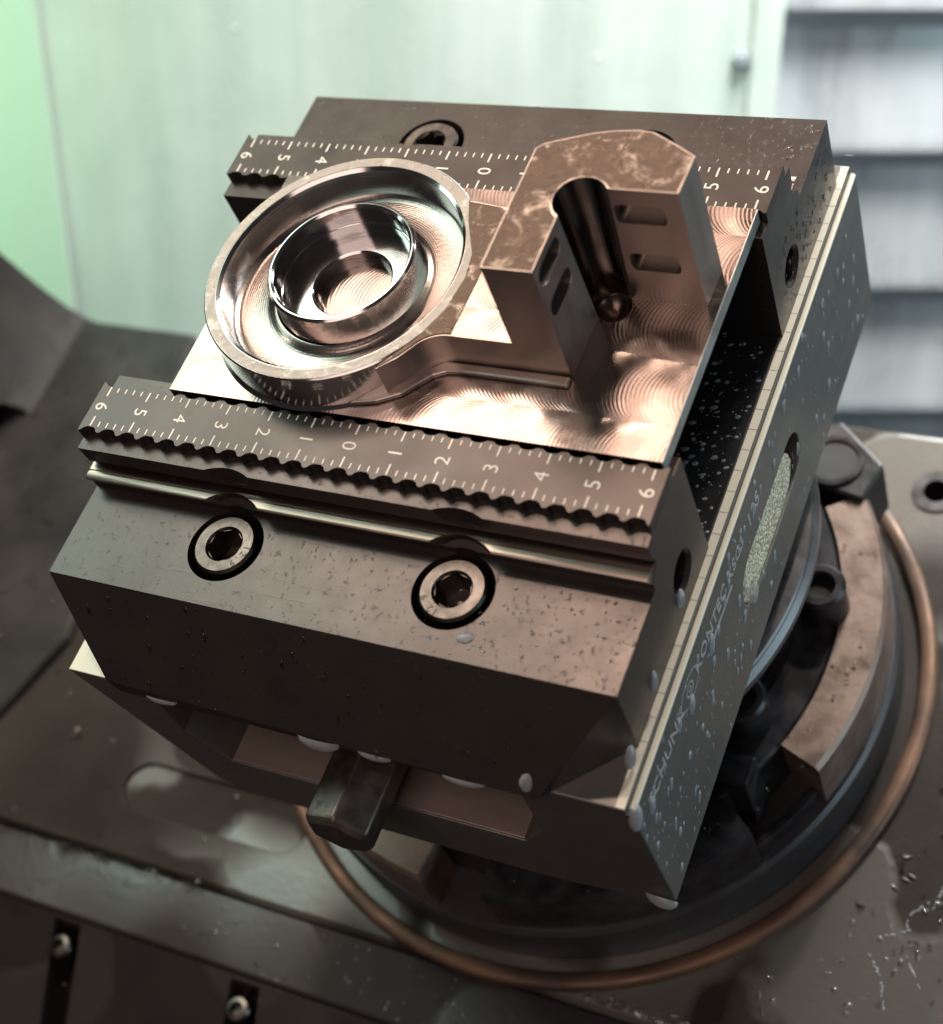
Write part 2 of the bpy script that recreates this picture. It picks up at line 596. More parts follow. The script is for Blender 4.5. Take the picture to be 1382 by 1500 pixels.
for k in range(len(edges) - 1):
    v1, v0 = edges[k], edges[k + 1]
    off = -6 * k
    pr = [(off - 30, v1), (off - 30, v0), (off + 1.0, v0), (off + 1.0, v0 + 5), (off - 4.0, v1 - 3), (off - 4.0, v1)]
    b = MB().prism(pr, lambda u, v, w_: (w_, v, u), 148.5, 700)
    obj('cover_panel', wallmesh(b), 'cover', wc, CW + XR * 300 - U * 250, bevel=1.0)
    b = MB().hull_box(151, 700, v0 - 7.6, v0 - .2, off - 26, off - 3.6)
    obj('wiper_lip', wallmesh(b), 'lip', wc, CW + XR * 300 - U * 250, bevel=.8)
pit = obj('ground', MB().hull_box(-1500, 1500, -1500, 1500, -640, -630), 'lower')
tag(pit, kind='structure')

# ================================================================== tilting machine table
C = (0.0, 30.6)
tb = thing('machine_table', 'wet dark steel machine table carrying the round chuck', 'machine table', (0, 30, -190))
TZ = -152.0
slab = MB().xprism([(-59.5, -190), (121, -190), (121, -153.5), (119.5, TZ), (-58, TZ), (-59.5, -153.2)], -232, 420).mesh('t')
pocket = MB().zprism(stadium(-92, -37.5, 31, 7.4, 10), -156.5, -140).mesh('p')
holes = [MB().cyl((77, 102), 5.2, -175, -140, 32).mesh('h')]
slab = carve(slab, [pocket] + holes)
sl = obj('table_slab', slab, 'table', tb, (0, 30, -170), bevel=.6)
obj('pocket_floor', MB().zprism(stadium(-92, -37.5, 30.85, 7.3, 10), -157.5, -153.1), 'table', tb, (-92, -37.5, -157))
obj('bolt_sleeve', MB().lathe([(3.6, -151.4), (6.6, -151.4), (6.6, -152.6), (5.0, -152.6), (5.0, -166), (3.6, -166)], (77, 102), 32), 'chuck', tb, (77, 102, -152), smooth=35)
obj('step_ledge', MB().xprism([(-78, -190), (-59.6, -190), (-59.6, -154.2), (-77.2, -154.2), (-78, -155)], -300, 420), 'lower', tb, (0, -69, -170), bevel=.4)
K_ = .62
def slope(y, up=0.0):
    return -155.6 + (y + 78.1) * K_ + up
low = MB().xprism([(-330, slope(-330) - 60), (-78.1, -230), (-78.1, -155.6), (-330, slope(-330))], -300, 420).mesh('l')
cut = [MB().xprism([(-340, slope(-340) - 14), (-79.5, slope(-79.5) - 14), (-79.5, slope(-79.5) + 9), (-340, slope(-340) + 9)], x - 4.6, x + 4.6).mesh('c') for x in (-184, -122.5, -62, 0, 62)]
obj('apron', carve(low, cut), 'lower', tb, (0, -200, -170), bevel=.5)
for xs_ in (-122.5, -62):
    obj('slot_bolt', MB().lathe([(.3, -166), (3.6, -166), (3.6, -158.6), (3.0, -157.8), (1.8, -157.6), (1.6, -159.4), (.3, -159.4)], (xs_, -86), 24), 'bolt', tb, (xs_, -86, -160), smooth=35)
arm_prof = [(-216, -190), (-216, -151.8), (-222, -151.2), (-228, -149.4), (-234.6, -143), (-240.7, -133), (-244.6, -124), (-248, -116), (-256, -90), (-266, -50), (-275, 0), (-285, 60), (-420, 60), (-420, -190)]
obj('casting_foot', MB().zprism([(-240, -59.2), (-196, -59.2), (-176, -30), (-166, 0), (-171, 60), (-180, 120.7), (-240, 120.7)], -153, -148.6), 'arm', tb, (-200, 30, -150), bevel=2.6, seg=4)
arm = MB().yprism(arm_prof, -160, 121).mesh('a')
arm = carve(arm, [MB().cyl((69, -147), 8.5, -330, -200, 40, 'x').mesh('c')])
obj('side_arm', arm, 'arm', tb, (-300, 0, -100), smooth=30, bevel=1.0)

# ================================================================== round pallet chuck
ck = thing('pallet_chuck', 'round black pallet chuck with rusty ring under the vise', 'chuck', (0, 30.6, -152))
obj('platen', MB().lathe([(30, -151.9), (83, -151.9), (83, -136), (82, -135), (30, -135)], C, 160), 'platen', ck, (*C, -145), smooth=35)
obj('brass_ring', MB().lathe([(86.9, -151.8), (91.3, -151.8), (91.3, -150.4), (90.9, -149.7), (90.2, -149.3), (89.2, -149.2), (87.6, -149.5), (86.9, -150.2)], C, 200), 'brass', ck, (*C, -150), smooth=50)
D2R = math.radians
for a0, a1, r0 in ((-22, 34, 70.6), (-84, -37, 60), (-136, -96, 60), (-200, -142, 60), (48, 100, 60), (105, 155, 60)):
    r0 = max(r0, 70.6)
    s_ = obj('chuck_segment', MB().lathe([(r0, -134.9), (81.2, -134.9), (81.2, -118.2), (80.2, -117), (r0, -117)], C, 40, D2R(a0), D2R(a1)), 'segment' if a0 in (-22, -136, -200, -84) and a0 != -84 else 'chuck', ck, (*C, -126), smooth=35)
obj('chuck_body', MB().lathe([(20, -134.8), (70.2, -134.8), (70.2, -118.3), (69.4, -117.6), (60.5, -117.6), (59.5, -119.8), (20, -119.8)], C, 120), 'chuck', ck, (*C, -126), smooth=35)
obj('recess_lip', MB().lathe([(77.2, -134.7), (79.4, -134.7), (79.4, -131.2), (77.2, -131.2)], C, 24, D2R(-37), D2R(-22)), 'chuck', ck, (*C, -133), bevel=.4)
for ang, r_ in ((10, 66.5), (-21, 59.5), (42, 76)):
    x, y = C[0] + r_ * math.cos(D2R(ang)), C[1] + r_ * math.sin(D2R(ang))
    if ang == 42:
        obj('corner_block', MB().zprism([(52, 76), (67, 73), (70, 84), (56, 96), (50, 90)], -134.6, -115.4), 'chuck', ck, (x, y, -120), bevel=.8)
        obj('pocket_rim', MB().lathe([(6.2, -115.5), (7.6, -115.5), (7.6, -114.6), (6.2, -114.6)], (57.5, 83), 32), 'chuck', ck, (57.5, 83, -112), smooth=30)
        obj('pocket_bottom', MB().cyl((57.5, 83), 6.15, -115.45, -115.1, 32), 'dark', ck, (57.5, 83, -112))
    else:
        obj('guide_boss', MB().lathe([(3.4, -120), (6.2, -120), (6.2, -107.6), (5.4, -106.8), (3.9, -106.8), (3.4, -107.4)], (x, y), 32), 'chuck', ck, (x, y, -112), smooth=35)
        obj('boss_pin', MB().cyl((x, y), 3.2, -120, -109.5, 24), 'dark', ck, (x, y, -112), smooth=35)
obj('guide_rail', MB().xprism([(-10, -134.6), (-2, -134.6), (-2, -112.6), (-3, -111.8), (-9, -111.8), (-10, -112.6)], 40, 62), 'chuck', ck, (50, -6, -120), bevel=.5)
obj('flange', MB().lathe([(20, -119.8), (57, -119.8), (60, -96), (66.5, -90.5), (68.3, -88.5), (68.5, -86), (67.4, -84.2), (65.6, -83.8), (20, -83.8)], C, 160), 'chuck', ck, (*C, -90), smooth=40)
obj('flange_highlight', MB().lathe([(64.6, -83.75), (66.9, -83.75), (68.7, -85.6), (68.75, -87.2), (67.6, -87.2), (66.6, -84.8)], C, 160), 'flange_metal', ck, (*C, -85), smooth=40)

# ================================================================== machine vise
vs = thing('machine_vise', 'black self-centring vise with white ruler jaws on a grey steel base', 'vise', (0, 30.6, -83))
VO = (0, 27, -55)
bpoly = [(-61.6, -32.4), (-61.0, -34.4), (-46.5, -79), (-38, -83.6), (38, -83.6), (58, -80), (65.1, -76.4), (65.1, -34.7), (64.3, -34.3), (63.9, -34.3), (63.9, -32.4)]
base = MB().yprism(bpoly, -50.6, 105).mesh('b')
groove = MB().yprism([(-42, -30), (-42, -52), (-35.6, -64.4), (35.6, -64.4), (42, -54.5), (42, -30)], -60, 14).mesh('g')
slot = MB().xprism(stadium(28, -56.3, 20.5, 6.6, 10), 55, 75).mesh('s')
vb = obj('vise_base', carve(base, [groove, slot]), 'base', vs, VO, bevel=.35)
obj('recess_floor', MB().xprism(stadium(25.6, -56.4, 17.6, 6.35, 10), 59, 64.5), 'crinkle', vb, (60, 26, -56))
obj('lit_groove_floor', MB().hull_box(-35.4, 35.4, -50.2, 13.8, -64.39, -63.9), 'lit_groove', vs, (0, -20, -64), bevel=.2)  # plate added so that the groove floor looks lit
obj('slide_cover', MB().hull_box(-61.4, 61.9, 5.2, 57.9, -32.35, -31.9), 'slide', vs, (0, 31, -32), bevel=.15)
obj('edge_rail', MB().hull_box(64.0, 65.25, -49.5, 104.4, -34.9, -34.05), 'strip', vb, (65, 27, -34.5), bevel=.3)
obj('edge_strip', MB().hull_box(62.1, 63.85, -50.3, 104.6, -32.45, -32.37), 'strip', vb, (63, 27, -32.4))
obj('edge_strip', MB().hull_box(-61.5, -52.0, -50.4, -20, -32.45, -32.37), 'strip', vb, (-58, -35, -32.4))
mb = MB()
for k in range(-4, 11):
    y = k * 10 + 3
    mb.hull_box(62.1, 63.85, y - .09, y + .09, -32.4, -32.34)
    mb.hull_box(62.1, 63.85, y + 4.93, y + 5.07, -32.4, -32.34)
obj('edge_scale', mb, 'etch', vb, (63, 27, -32.3))
# lettering on the side of the base
tm = bmesh.new()
def side_text(s_, y, z, size, off=0.0):
    # reads along +y, tops towards +z, faces +x
    M_ = Matrix(((0, 0, 1, 65.13), (1, 0, 0, y), (0, 1, 0, z), (0, 0, 0, 1)))
    add_text(tm, s_, size, M_, off)
side_text('SCHUNK', -35.3, -41.4, 4.9, .06)
side_text('KONTEC', -7.6, -41.6, 4.7, .06)
side_text('KSC3', 8.6, -42.2, 4.4, .06)
side_text('125', 20.7, -42.4, 5.2, .06)
mb = MB()
mb.hull_box(65.1, 65.16, -12.0, 4.4, -45.7, -44.8)
def ring_x(mb, cy, cz, a, b, wd, n=28):
    for k in range(n):
        t0, t1 = 2 * math.pi * k / n, 2 * math.pi * (k + 1) / n
        f = lambda t_, q: (65.15, cy + (a - q) * math.cos(t_), cz + (b - q) * math.sin(t_) * (abs(math.sin(t_)) ** .35))
        mb.face([f(t0, 0), f(t1, 0), f(t1, wd), f(t0, wd)])
ring_x(mb, -21.0, -41.3, 5.4, 3.6, .45)
ring_x(mb, -21.0, -41.3, 1.9, 1.9, .45)
ring_x(mb, -21.0, -41.3, .8, .8, .4)
me = mb.mesh('x')
tm.from_mesh(me)
me2 = bpy.data.meshes.new('lettering')
tm.to_mesh(me2)
tm.free()
obj('base_lettering', me2, 'etch', vb, (65, 0, -41))

# --- one jaw, built at the front, then turned round for the back
def jaw_mesh():
    L = 62.5
    prof = [(4.8, -32.3), (4.8, -2.75), (-14.2, -2.75), (-14.0, -7.5), (-13.1, -7.8), (-13.1, -9.0), (-16.4, -11.6), (-16.4, -13.4), (-37.9, -13.4)]
    mb = MB()
    bm = mb.bm
    rows = []
    for x in (-L, L):
        rows.append([bm.verts.new((x, y, z)) for y, z in prof])
    A, B = rows
    for i in range(len(prof) - 1):
        bm.faces.new((A[i], A[i + 1], B[i + 1], B[i]))
    c = bm.verts.new((-L, -38.2, -32.3))
    f = bm.verts.new((L, -38.2, -32.3))
    d1 = bm.verts.new((-49.6, -51.6, -30.4))
    d2 = bm.verts.new((-46.6, -52.4, -32.3))
    e1 = bm.verts.new((48.2, -52.9, -31.6))
    e2 = bm.verts.new((47.6, -52.6, -32.3))
    a, b = A[-1], B[-1]
    bm.faces.new((a, d1, e1, b))
    bm.faces.new((d1, d2, e2, e1))
    bm.faces.new((a, c, d2, d1))
    bm.faces.new((b, e1, e2, f))
    bm.faces.new((A[0], B[0], f, e2, d2, c))
    bm.faces.new(A[::-1] + [c][:0] if False else [A[0]] + [c] + A[:0:-1])
    bm.faces.new([B[0]] + B[1:] + [f])
    me = mb.mesh('jaw')
    cuts = []
    for sx in (-25.5, 25.5):
        cuts.append(MB().cyl((sx, -24.3), 8.2, -24, -4.9, 64).mesh('c'))
        cuts.append(MB().cyl((sx, -24.3), 10.9, -6.3, -1, 64, r2=11.6).mesh('c'))
    for sx in (-1, 1):
        cuts.append(MB().cyl((-6.5, -23.3), 4.1, sx * 52, sx * 70, 36, 'x').mesh('c'))
        cuts.append(MB().cyl((-6.5, -23.3), 4.1, sx * 61.6, sx * 62.8, 36, 'x', 4.9).mesh('c') if sx > 0 else MB().cyl((-6.5, -23.3), 4.9, -62.8, -61.6, 36, 'x', 4.1).mesh('c'))
    return carve(me, cuts)

def insert_mesh():
    pts = []
    pit_ = 5.0
    xs = -62.5
    # outer edge, left to right (notch bottoms at -10.3, tips at -12)
    out = []
    n = 25
    for k in range(n):
        x0 = -62.5 + k * pit_
        out += [(x0 + .25, -11.5), (x0 + .75, -11.2), (x0 + 1.15, -10.7), (x0 + 1.9, -10.3), (x0 + 3.4, -10.3), (x0 + 4.15, -10.7), (x0 + 4.45, -11.2), (x0 + 4.9, -11.5)]
    inn = []
    for k in range(n):
        x0 = 62.5 - k * pit_
        inn += [(x0 - .5, .85), (x0 - 1.4, .15), (x0 - 2.5, -.05), (x0 - 3.6, .15), (x0 - 4.5, .85)]
    poly = [(-62.5, -11.5)] + out + [(62.5, -11.5), (62.5, .7)] + inn + [(-62.5, .7)]
    return MB().zprism(poly, -2.72, 0)

def scale_bm():
    tm = bmesh.new()
    mb = MB()
    for k in range(-30, 31):
        x = k * 2.0
        big = k % 5 == 0
        l = 2.4 if big else 1.25
        wd = .17 if big else .13
        mb.hull_box(x - wd, x + wd, -l, -.12, -.02, .025)
        mb.hull_box(x - wd, x + wd, -10.05, -10.05 + l, -.02, .025)
    me = mb.mesh('x')
    tm.from_mesh(me)
    bpy.data.meshes.remove(me)
    for k in range(-6, 7):
        rot = Matrix.Rotation(math.radians(-90 if k < 0 else 90), 4, 'Z')
        add_text(tm, str(abs(k)), 4.3, Matrix.Translation((k * 10 + (0.0), -5.1, .0)) @ rot, -.02)
    me = bpy.data.meshes.new('scale_marks')
    tm.to_mesh(me)
    tm.free()
    return me

def bolt_mesh():
    h = MB().lathe([(0.3, -24), (6.7, -24), (6.7, -13.3), (6.2, -12.7), (0.3, -12.7)], (0, 0), 64).mesh('h')
    cut = [MB().cyl((0, 0), 4.0, -19.5, -10, 6, ph=.3).mesh('c'), MB().cyl((0, 0), 3.6, -13.3, -12, 48, r2=4.6).mesh('c')]
    return carve(h, cut)

def bolt_text(bm, ang0, step):
    for q, ch in enumerate('12.9'):
        M_ = Matrix.Rotation(ang0 - q * step, 4, 'Z') @ Matrix.Translation((0, 5.35, -12.68))
        add_text(bm, ch, 2.1, M_, .0)

jaws = []
jm = jaw_mesh()
j = obj('jaw', jm, 'oxide_wet', vs, (0, -15, -20), bevel=.3)
ins = obj('jaw_insert', insert_mesh(), 'insert', vs, (0, -5, -1), bevel=.08, seg=1)
mk = obj('scale_marks', scale_bm(), 'engrave', ins, (0, -5, 0))
rid = MB().xprism([(-13.15, -8.75), (-13.15, -12.2), (-15.8, -12.2), (-17.4, -9.6), (-17.5, -9.05), (-17.2, -8.8), (-15.9, -8.7), (-15.7, -9.0), (-15.4, -9.0), (-15.2, -8.75)], -62.3, 62.3).mesh('r')
rid = carve(rid, [MB().cyl((sx, -24.3), 9.4, -20, 0, 64).mesh('c') for sx in (-25.5, 25.5)])
rg = obj('ridge_bar', rid, 'ridge', vs, (0, -15, -10), smooth=40)
bolts = []
bm0 = bolt_mesh()
for sx in (-25.5, 25.5):
    bme = bm0.copy()
    bme.transform(Matrix.Rotation(.5 if sx > 0 else .05, 4, 'Z'))
    bme.transform(Matrix.Translation((sx, -24.3, 0)))
    bo = obj('clamping_bolt', bme, 'bolt', vs, (sx, -24.3, -13), smooth=35)
    tmb = bmesh.new()
    bolt_text(tmb, math.radians(165 if sx > 0 else -90), .26)
    tme = bpy.data.meshes.new('x')
    tmb.to_mesh(tme)
    tmb.free()
    tme.transform(Matrix.Translation((sx, -24.3, 0)))
    bt = obj('grade_marks', tme, 'engrave_dark', bo, (sx, -24.3, -12.6))
    wsh = obj('socket_bottom', MB().cyl((sx, -24.3), 3.9, -19.6, -19.3, 24), 'hex', bo, (sx, -24.3, -19.4))
    bolts.append((bo, bt, wsh))
# turn copies round for the back jaw
def turned(o, parent):
    c = o.copy()
    COL.objects.link(c)
    c.parent = parent
    po = Vector(parent['_o'])
    oo = Vector(o['_o'])
    no = Vector((-oo.x, 61.2 - oo.y, oo.z))
    if parent is vs:
        c.location = (no - po) * S
        c.rotation_euler = (0, 0, math.pi)
        c['_o'] = tuple(no)
    return c
j2 = turned(j, vs)
i2 = turned(ins, vs)
c = mk.copy(); COL.objects.link(c); c.parent = i2
r2_ = turned(rg, vs)
for bo, bt, wsh in bolts:
    b2 = turned(bo, vs)
    for ch in (bt, wsh):
        c = ch.copy(); COL.objects.link(c); c.parent = b2
# drive spindle
sp = MB()
hx = []
ax = Vector((0, -54.0))
def hexring(y, r):
    return [(2.0 + r * math.cos(math.radians(20 + 60 * k)), y, -53.4 + r * math.sin(math.radians(20 + 60 * k))) for k in range(6)]
rings = [hexring(-30, 7.9), hexring(-62.2, 7.9), hexring(-63.6, 6.6)]
for q in range(2):
    for k in range(6):
        k2 = (k + 1) % 6
        sp.face([rings[q][k], rings[q][k2], rings[q + 1][k2], rings[q + 1][k]])
sp.face(rings[2])
sp.face(rings[0][::-1])
obj('drive_spindle', sp, 'hex', vs, (0, -48, -53), bevel=.5)

# ================================================================== the milled workpiece
wp = thing('workpiece', 'shiny milled metal part with a round ring and L-shaped corner block', 'workpiece', (8, 31, -2.6))
RC = (-15.0, 30.4)
HC = (-14.5, 30.8)
ZF, ZR, ZT = .8, 9.6, 30.2
plate = MB().hull_box(-45.5, 60.7, 1.0, 60.6, -2.65, ZF).mesh('p')
BC = (41.1, 33.5)
plate = carve(plate, [MB().cyl(HC, 14.4, -1.6, 3, 64).mesh('c'), MB().lathe([(.05, -2.1), (1.35, -1.55), (2.55, -.7), (3.5, 1.0), (3.5, 1.4), (.05, 1.4)], BC, 40).mesh('c')])
obj('base_plate', plate, 'floor_mill', wp, (8, 31, 0), bevel=.15)
obj('plate_edge', MB().hull_box(60.72, 60.95, 1.1, 60.5, -2.6, ZF - .1), 'plate_side', wp, (60.8, 31, -1))
obj('ring_wall', MB().lathe([(24.6, ZF - .1), (29.9, ZF - .1), (29.2, ZF + .7), (29.1, ZR - .3), (28.8, ZR), (26.4, ZR), (25.7, ZR - .6), (25.2, 3.6), (24.6, 2.4)], RC, 160), 'turned', wp, (*RC, 5), smooth=40)
obj('rim_face', MB().lathe([(26.5, ZR), (28.75, ZR), (28.75, ZR + .06), (26.5, ZR + .06)], RC, 160), 'rim', wp, (*RC, ZR))
obj('channel_floor', MB().lathe([(15.8, ZF - .05), (25.2, ZF - .05), (25.2, 3.4), (24.4, 2.6), (23.2, 2.3), (18.4, 2.3), (17.0, 2.7), (16.1, 3.6), (15.8, 3.6)], RC, 160), 'grainy', wp, (*RC, 2), smooth=50)
obj('hub', MB().lathe([(14.4, -1.5), (16.3, -1.5), (16.3, 2.6), (15.9, 3.4), (15.7, 9.9), (15.2, 10.4), (14.9, 10.4), (14.4, 9.9), (14.35, 5.6), (14.2, 5.5)], HC, 128), 'turned', wp, (*HC, 5), smooth=35)
obj('hub_step', MB().lathe([(8.3, -1.5), (14.3, -1.5), (14.3, 3.4), (8.7, 3.4), (8.3, 3.0)], HC, 96), 'turned', wp, (*HC, 2), smooth=35)
obj('hub_floor', MB().cyl(HC, 8.35, -1.5, -.2, 64), 'floor_mill', wp, (*HC, 0))
neck = []
for q in range(11):                       # concave blend from the ring wall into the straight front wall
    a = math.radians(-28 + 118 * q / 10)
    neck.append((15.6 - 0 + 7.2 * math.cos(math.radians(152 - 62 * q / 10)), 9.0 + 7.2 * math.sin(math.radians(152 - 62 * q / 10))))
web_poly = [(4.0, 6.6), (7.4, 9.8)] + neck + [(28.7, 16.2), (28.7, 47.5), (14, 48.5), (6.5, 49.5), (3, 52.5), (8, 44), (12.2, 36), (13.0, 30), (12.0, 22), (9.0, 14.5)]
obj('web', MB().zprism(web_poly, ZF - .05, ZR - .1), 'wall_mill', wp, (20, 31, 5), smooth=35)
obj('web_face', MB().zprism([(4.2, 7.1), (7.4, 10.3)] + [(x - .1, y + .3) for x, y in neck] + [(15.9, 16.5), (16.6, 47.1), (14, 48.2), (6.7, 49.1), (8.6, 44), (12.6, 36), (13.5, 30), (12.5, 22), (9.4, 14.5)], ZR - .15, ZR + .12), 'top_raw', wp, (12, 31, ZR))
obj('web_flat', MB().zprism([(15.95, 16.5), (28.6, 16.5), (28.6, 47), (16.65, 47)], ZR - .15, ZR - .02), 'floor_mill', wp, (22, 31, ZR))
# fillet bead along the foot of the front wall
obj('foot_step', MB().zprism([(-4, 3.2), (2, 4.6), (6.5, 7.0), (9.2, 10.0), (11.2, 12.2), (13.6, 13.4), (16, 13.7), (38.6, 13.7), (38.6, 16.0), (12.5, 16.0), (4, 9)], ZF - .05, ZF + 1.1), 'wall_mill', wp, (20, 12, 1), bevel=.5, seg=3)
blk = [(28.6, 16.2), (38.5, 16.2), (38.5, 36.1), (58.4, 36.1), (58.7, 44.8), (54.5, 47.3), (49.6, 49.9), (46.5, 50.3), (42.5, 49.9), (38.6, 49.1), (34.1, 47.5), (29.9, 45.9), (28.6, 44.5)]
bk = MB().zprism(blk, ZF - .05, ZT).mesh('b')
cuts = [MB().cyl(BC, 3.55, ZF - 2, ZT + 1, 64, r2=5.05).mesh('c')]
for cy, cz in ((22.2, 26.2), (22.4, 18.0)):
    cuts.append(MB().xprism(stadium(cy, cz, 4.9, 2.1, 8), 33, 45).mesh('c'))
for cx, cz in ((50.2, 24.0), (50.4, 11.5)):
    cuts.append(MB().yprism(rrect(cx, cz, 4.8, 2.3, 1.2), 30, 40.2).mesh('c'))
ob = obj('corner_block', carve(bk, cuts), 'wall_mill', wp, (42, 35, 15), bevel=.18)
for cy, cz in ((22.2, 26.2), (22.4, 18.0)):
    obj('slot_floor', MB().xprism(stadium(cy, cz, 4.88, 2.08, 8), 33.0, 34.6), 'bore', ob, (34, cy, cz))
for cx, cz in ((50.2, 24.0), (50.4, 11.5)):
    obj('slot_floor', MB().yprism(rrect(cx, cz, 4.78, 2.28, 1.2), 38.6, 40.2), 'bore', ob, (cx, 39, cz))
topc = [(28.8, 16.4), (38.3, 16.4), (38.3, 28.6), (37.2, 29.6), (36.2, 31.4), (35.9, 33.6), (36.4, 36), (37.8, 37.8), (39.8, 38.6), (42.2, 38.6), (44.4, 37.6), (45.8, 36.3), (58.1, 36.3), (58.5, 44.65), (54.4, 47.1), (49.5, 49.7), (46.5, 50.1), (42.5, 49.7), (38.7, 48.9), (34.2, 47.3), (30.0, 45.75), (28.8, 44.45)]
obj('block_top', MB().zprism(topc, ZT - .05, ZT + .04), 'top_raw', ob, (42, 35, ZT))
obj('bore_tip', MB().lathe([(.05, -2.0), (1.3, -1.45), (2.5, -.6), (3.45, ZF + .02), (3.3, ZF + .06), (2.4, -.5), (1.25, -1.3), (.05, -1.8)], BC, 40), 'tip', ob, (*BC, 0), smooth=40)
obj('bore_dark_shell', MB().lathe([(3.50, ZF - .6), (3.56, ZF - .6), (5.04, ZT - .2), (4.96, ZT - .2)], BC, 48, D2R(62), D2R(222)), 'bore', ob, (*BC, 15), smooth=40)  # dark shell added over the bore wall to carry its dark reflections

# ================================================================== coolant drops
def drop_label(i):
    return None
def scatter(name, surf, n, rmin, rmax, mat, nrm, tan, label, hf=.5, el=1.0, seg=8, jitter=.35):
    mb = MB()
    for _ in range(n):
        p_ = surf()
        r = rmin + (rmax - rmin) * random.random() ** 3
        e = el * (1 + jitter * (random.random() - .5) * 2)
        mb.dome(p_, nrm, tan, r * e, r, r * hf, seg, 2 if r < .5 else 3)
    o = obj(name, mb, mat, None, tuple(surf()), smooth=60)
    return tag(o, label, 'droplets', kind='stuff')
U_ = random.uniform
gdown = -(U - Vector((1, 0, 0)) * U.x)          # the way drops run on the +x face
scatter('side_droplets', lambda: (65.12, U_(-50, 100), U_(-75, -36)), 300, .18, .9, 'milk', (1, 0, 0), gdown, 'pale droplets spattered over the grey side of the vise base', .35, 2.0)
scatter('slide_droplets', lambda: (U_(50, 61.5), U_(7, 56), -31.9), 240, .05, .6, 'milk', (0, 0, 1), (1, .4, 0), 'pale droplets on the black slide between the jaws', .18, 1.3)
scatter('jaw_droplets', lambda: (U_(20, 62), U_(-37.5, -20), -13.38), 180, .07, .34, 'water', (0, 0, 1), (1, .6, 0), 'clear droplets on the step of the near jaw', .2, 1.5)
scatter('rear_jaw_droplets', lambda: (U_(-62, 62), U_(82, 99), -13.38), 260, .07, .4, 'water', (0, 0, 1), (1, .3, 0), 'clear droplets on the step of the far jaw', .2, 1.5)
fn = Vector((0, -18.9, 15.2)).normalized()
fn = Vector((0, -18.9, 14.8)); fn.normalize()
def nose():
    t_ = random.random()
    x = U_(-61, 61) * (1 - .22 * t_)
    return (x, -37.9 - 14.8 * t_, -13.4 - 18.0 * t_)
fn = Vector((0, -18.0, 14.8)).normalized()
scatter('nose_droplets', nose, 150, .1, .6, 'water', fn, (.2, -.6, -.8), 'clear droplets on the sloping front of the near jaw', .35, 1.6)
scatter('jaw_end_droplets', lambda: (62.52, U_(62, 98), U_(-31, -14)), 130, .12, .5, 'water', (1, 0, 0), gdown, 'clear droplets on the end face of the far jaw', .4, 1.6)

def big_drop(p, nrm, tan, rx, ry, h, label, mat='milk'):
    mb = MB().dome(p, nrm, tan, rx, ry, h, 20, 6)
    for v in mb.bm.verts:
        pass
    o = obj('coolant_drop', mb, mat, None, p, smooth=70)
    return tag(o, label, 'drop', 'milky coolant drops hanging on the vise')
big_drop((62.5, -41.5, -30.0), (.8, -.5, 0), gdown, 2.6, 1.3, 1.0, 'bluish teardrop of coolant running down below the near jaw end')
big_drop((62.5, -10.2, -26.6), (1, 0, 0), gdown, 2.0, 1.2, .8, 'blue drop of coolant hanging in the round hole of the near jaw end')
big_drop((62.5, -27.0, -28.0), (1, 0, 0), gdown, 2.2, 1.0, .8, 'slim blue drop on the near jaw end above the base rail')
big_drop((65.1, -9.5, -44.5), (1, 0, 0), gdown, 2.7, 1.3, .8, 'grey drop covering the start of the lettering on the vise side')
big_drop((65.1, -22.5, -45.0), (1, 0, 0), gdown, 2.4, 1.3, .8, 'grey drop beside the eye shaped emblem on the vise side')
big_drop((65.1, -45.0, -42.0), (1, 0, 0), gdown, 2.2, 1.2, .8, 'grey drop at the lower end of the lettering on the vise side')
big_drop((65.1, -50.0, -36.0), (.7, -.7, 0), gdown, 3.0, 1.5, 1.2, 'large grey drop at the upper front corner of the vise base')
big_drop((62.0, -50.6, -76.5), (.3, -.9, -.3), (1, 0, -.1), 3.4, 1.8, 2.2, 'large pale drop hanging from the lowest corner of the vise base')
big_drop((65.1, 12.0, -60.6), (1, 0, 0), gdown, 2.6, 1.5, .8, 'pale drop filling the lower end of the side slot')
big_drop((1.5, -51.8, -32.0), (0, -.8, -.6), (1, 0, 0), 5.0, 1.7, 2.4, 'long white drop hanging under the jaw above the hexagon spindle')
big_drop((14.0, -52.0, -32.0), (0, -.8, -.6), (1, 0, 0), 4.0, 1.0, 1.4, 'thin white drop hanging under the jaw right of the spindle')
big_drop((33.0, -52.4, -32.0), (0, -.8, -.6), (1, 0, 0), 4.6, 1.0, 1.4, 'thin white drop under the jaw edge near the square groove end')
big_drop((-36.0, -52.0, -31.6), (0, -.8, -.6), (1, 0, 0), 4.0, .9, 1.2, 'thin pale drop under the left part of the near jaw')
big_drop((46.0, -51.0, -29.4), (.5, -.8, .2), gdown, 2.0, 1.4, 1.0, 'round bluish drop near the lower right corner of the near jaw')
big_drop((31.5, -33.0, -13.4), (0, 0, 1), (1, .2, 0), 1.8, 1.2, .5, 'flat grey blob of coolant below the right bolt')

# splash marks on the pale wall
mb = MB()
for _ in range(70):
    uu, vv = U_(-120, 145), U_(-240, -120)
    p_ = CW + XR * uu + U * vv + N * .1
    q = .3 + .7 * random.random() ** 3
    mb.dome(p_, N, -U, q * 1.2, q, q * .3, 10, 3)
for _ in range(30):
    uu, vv = U_(160, 260), U_(-340, -150)
    k_ = sum(1 for e in edges if e > vv) - 1
    p_ = CW + XR * uu + U * vv + N * (-6 * k_ - 1.5)
    q = .35 + .8 * random.random() ** 3
    mb.dome(p_, N, -U, q * 1.2, q, q * 1.2, 10, 3)
tag(obj('wall_droplets', mb, 'cream', None, CW, smooth=60), 'small splashes of coolant on the pale wall and grey covers', 'droplets', kind='stuff')
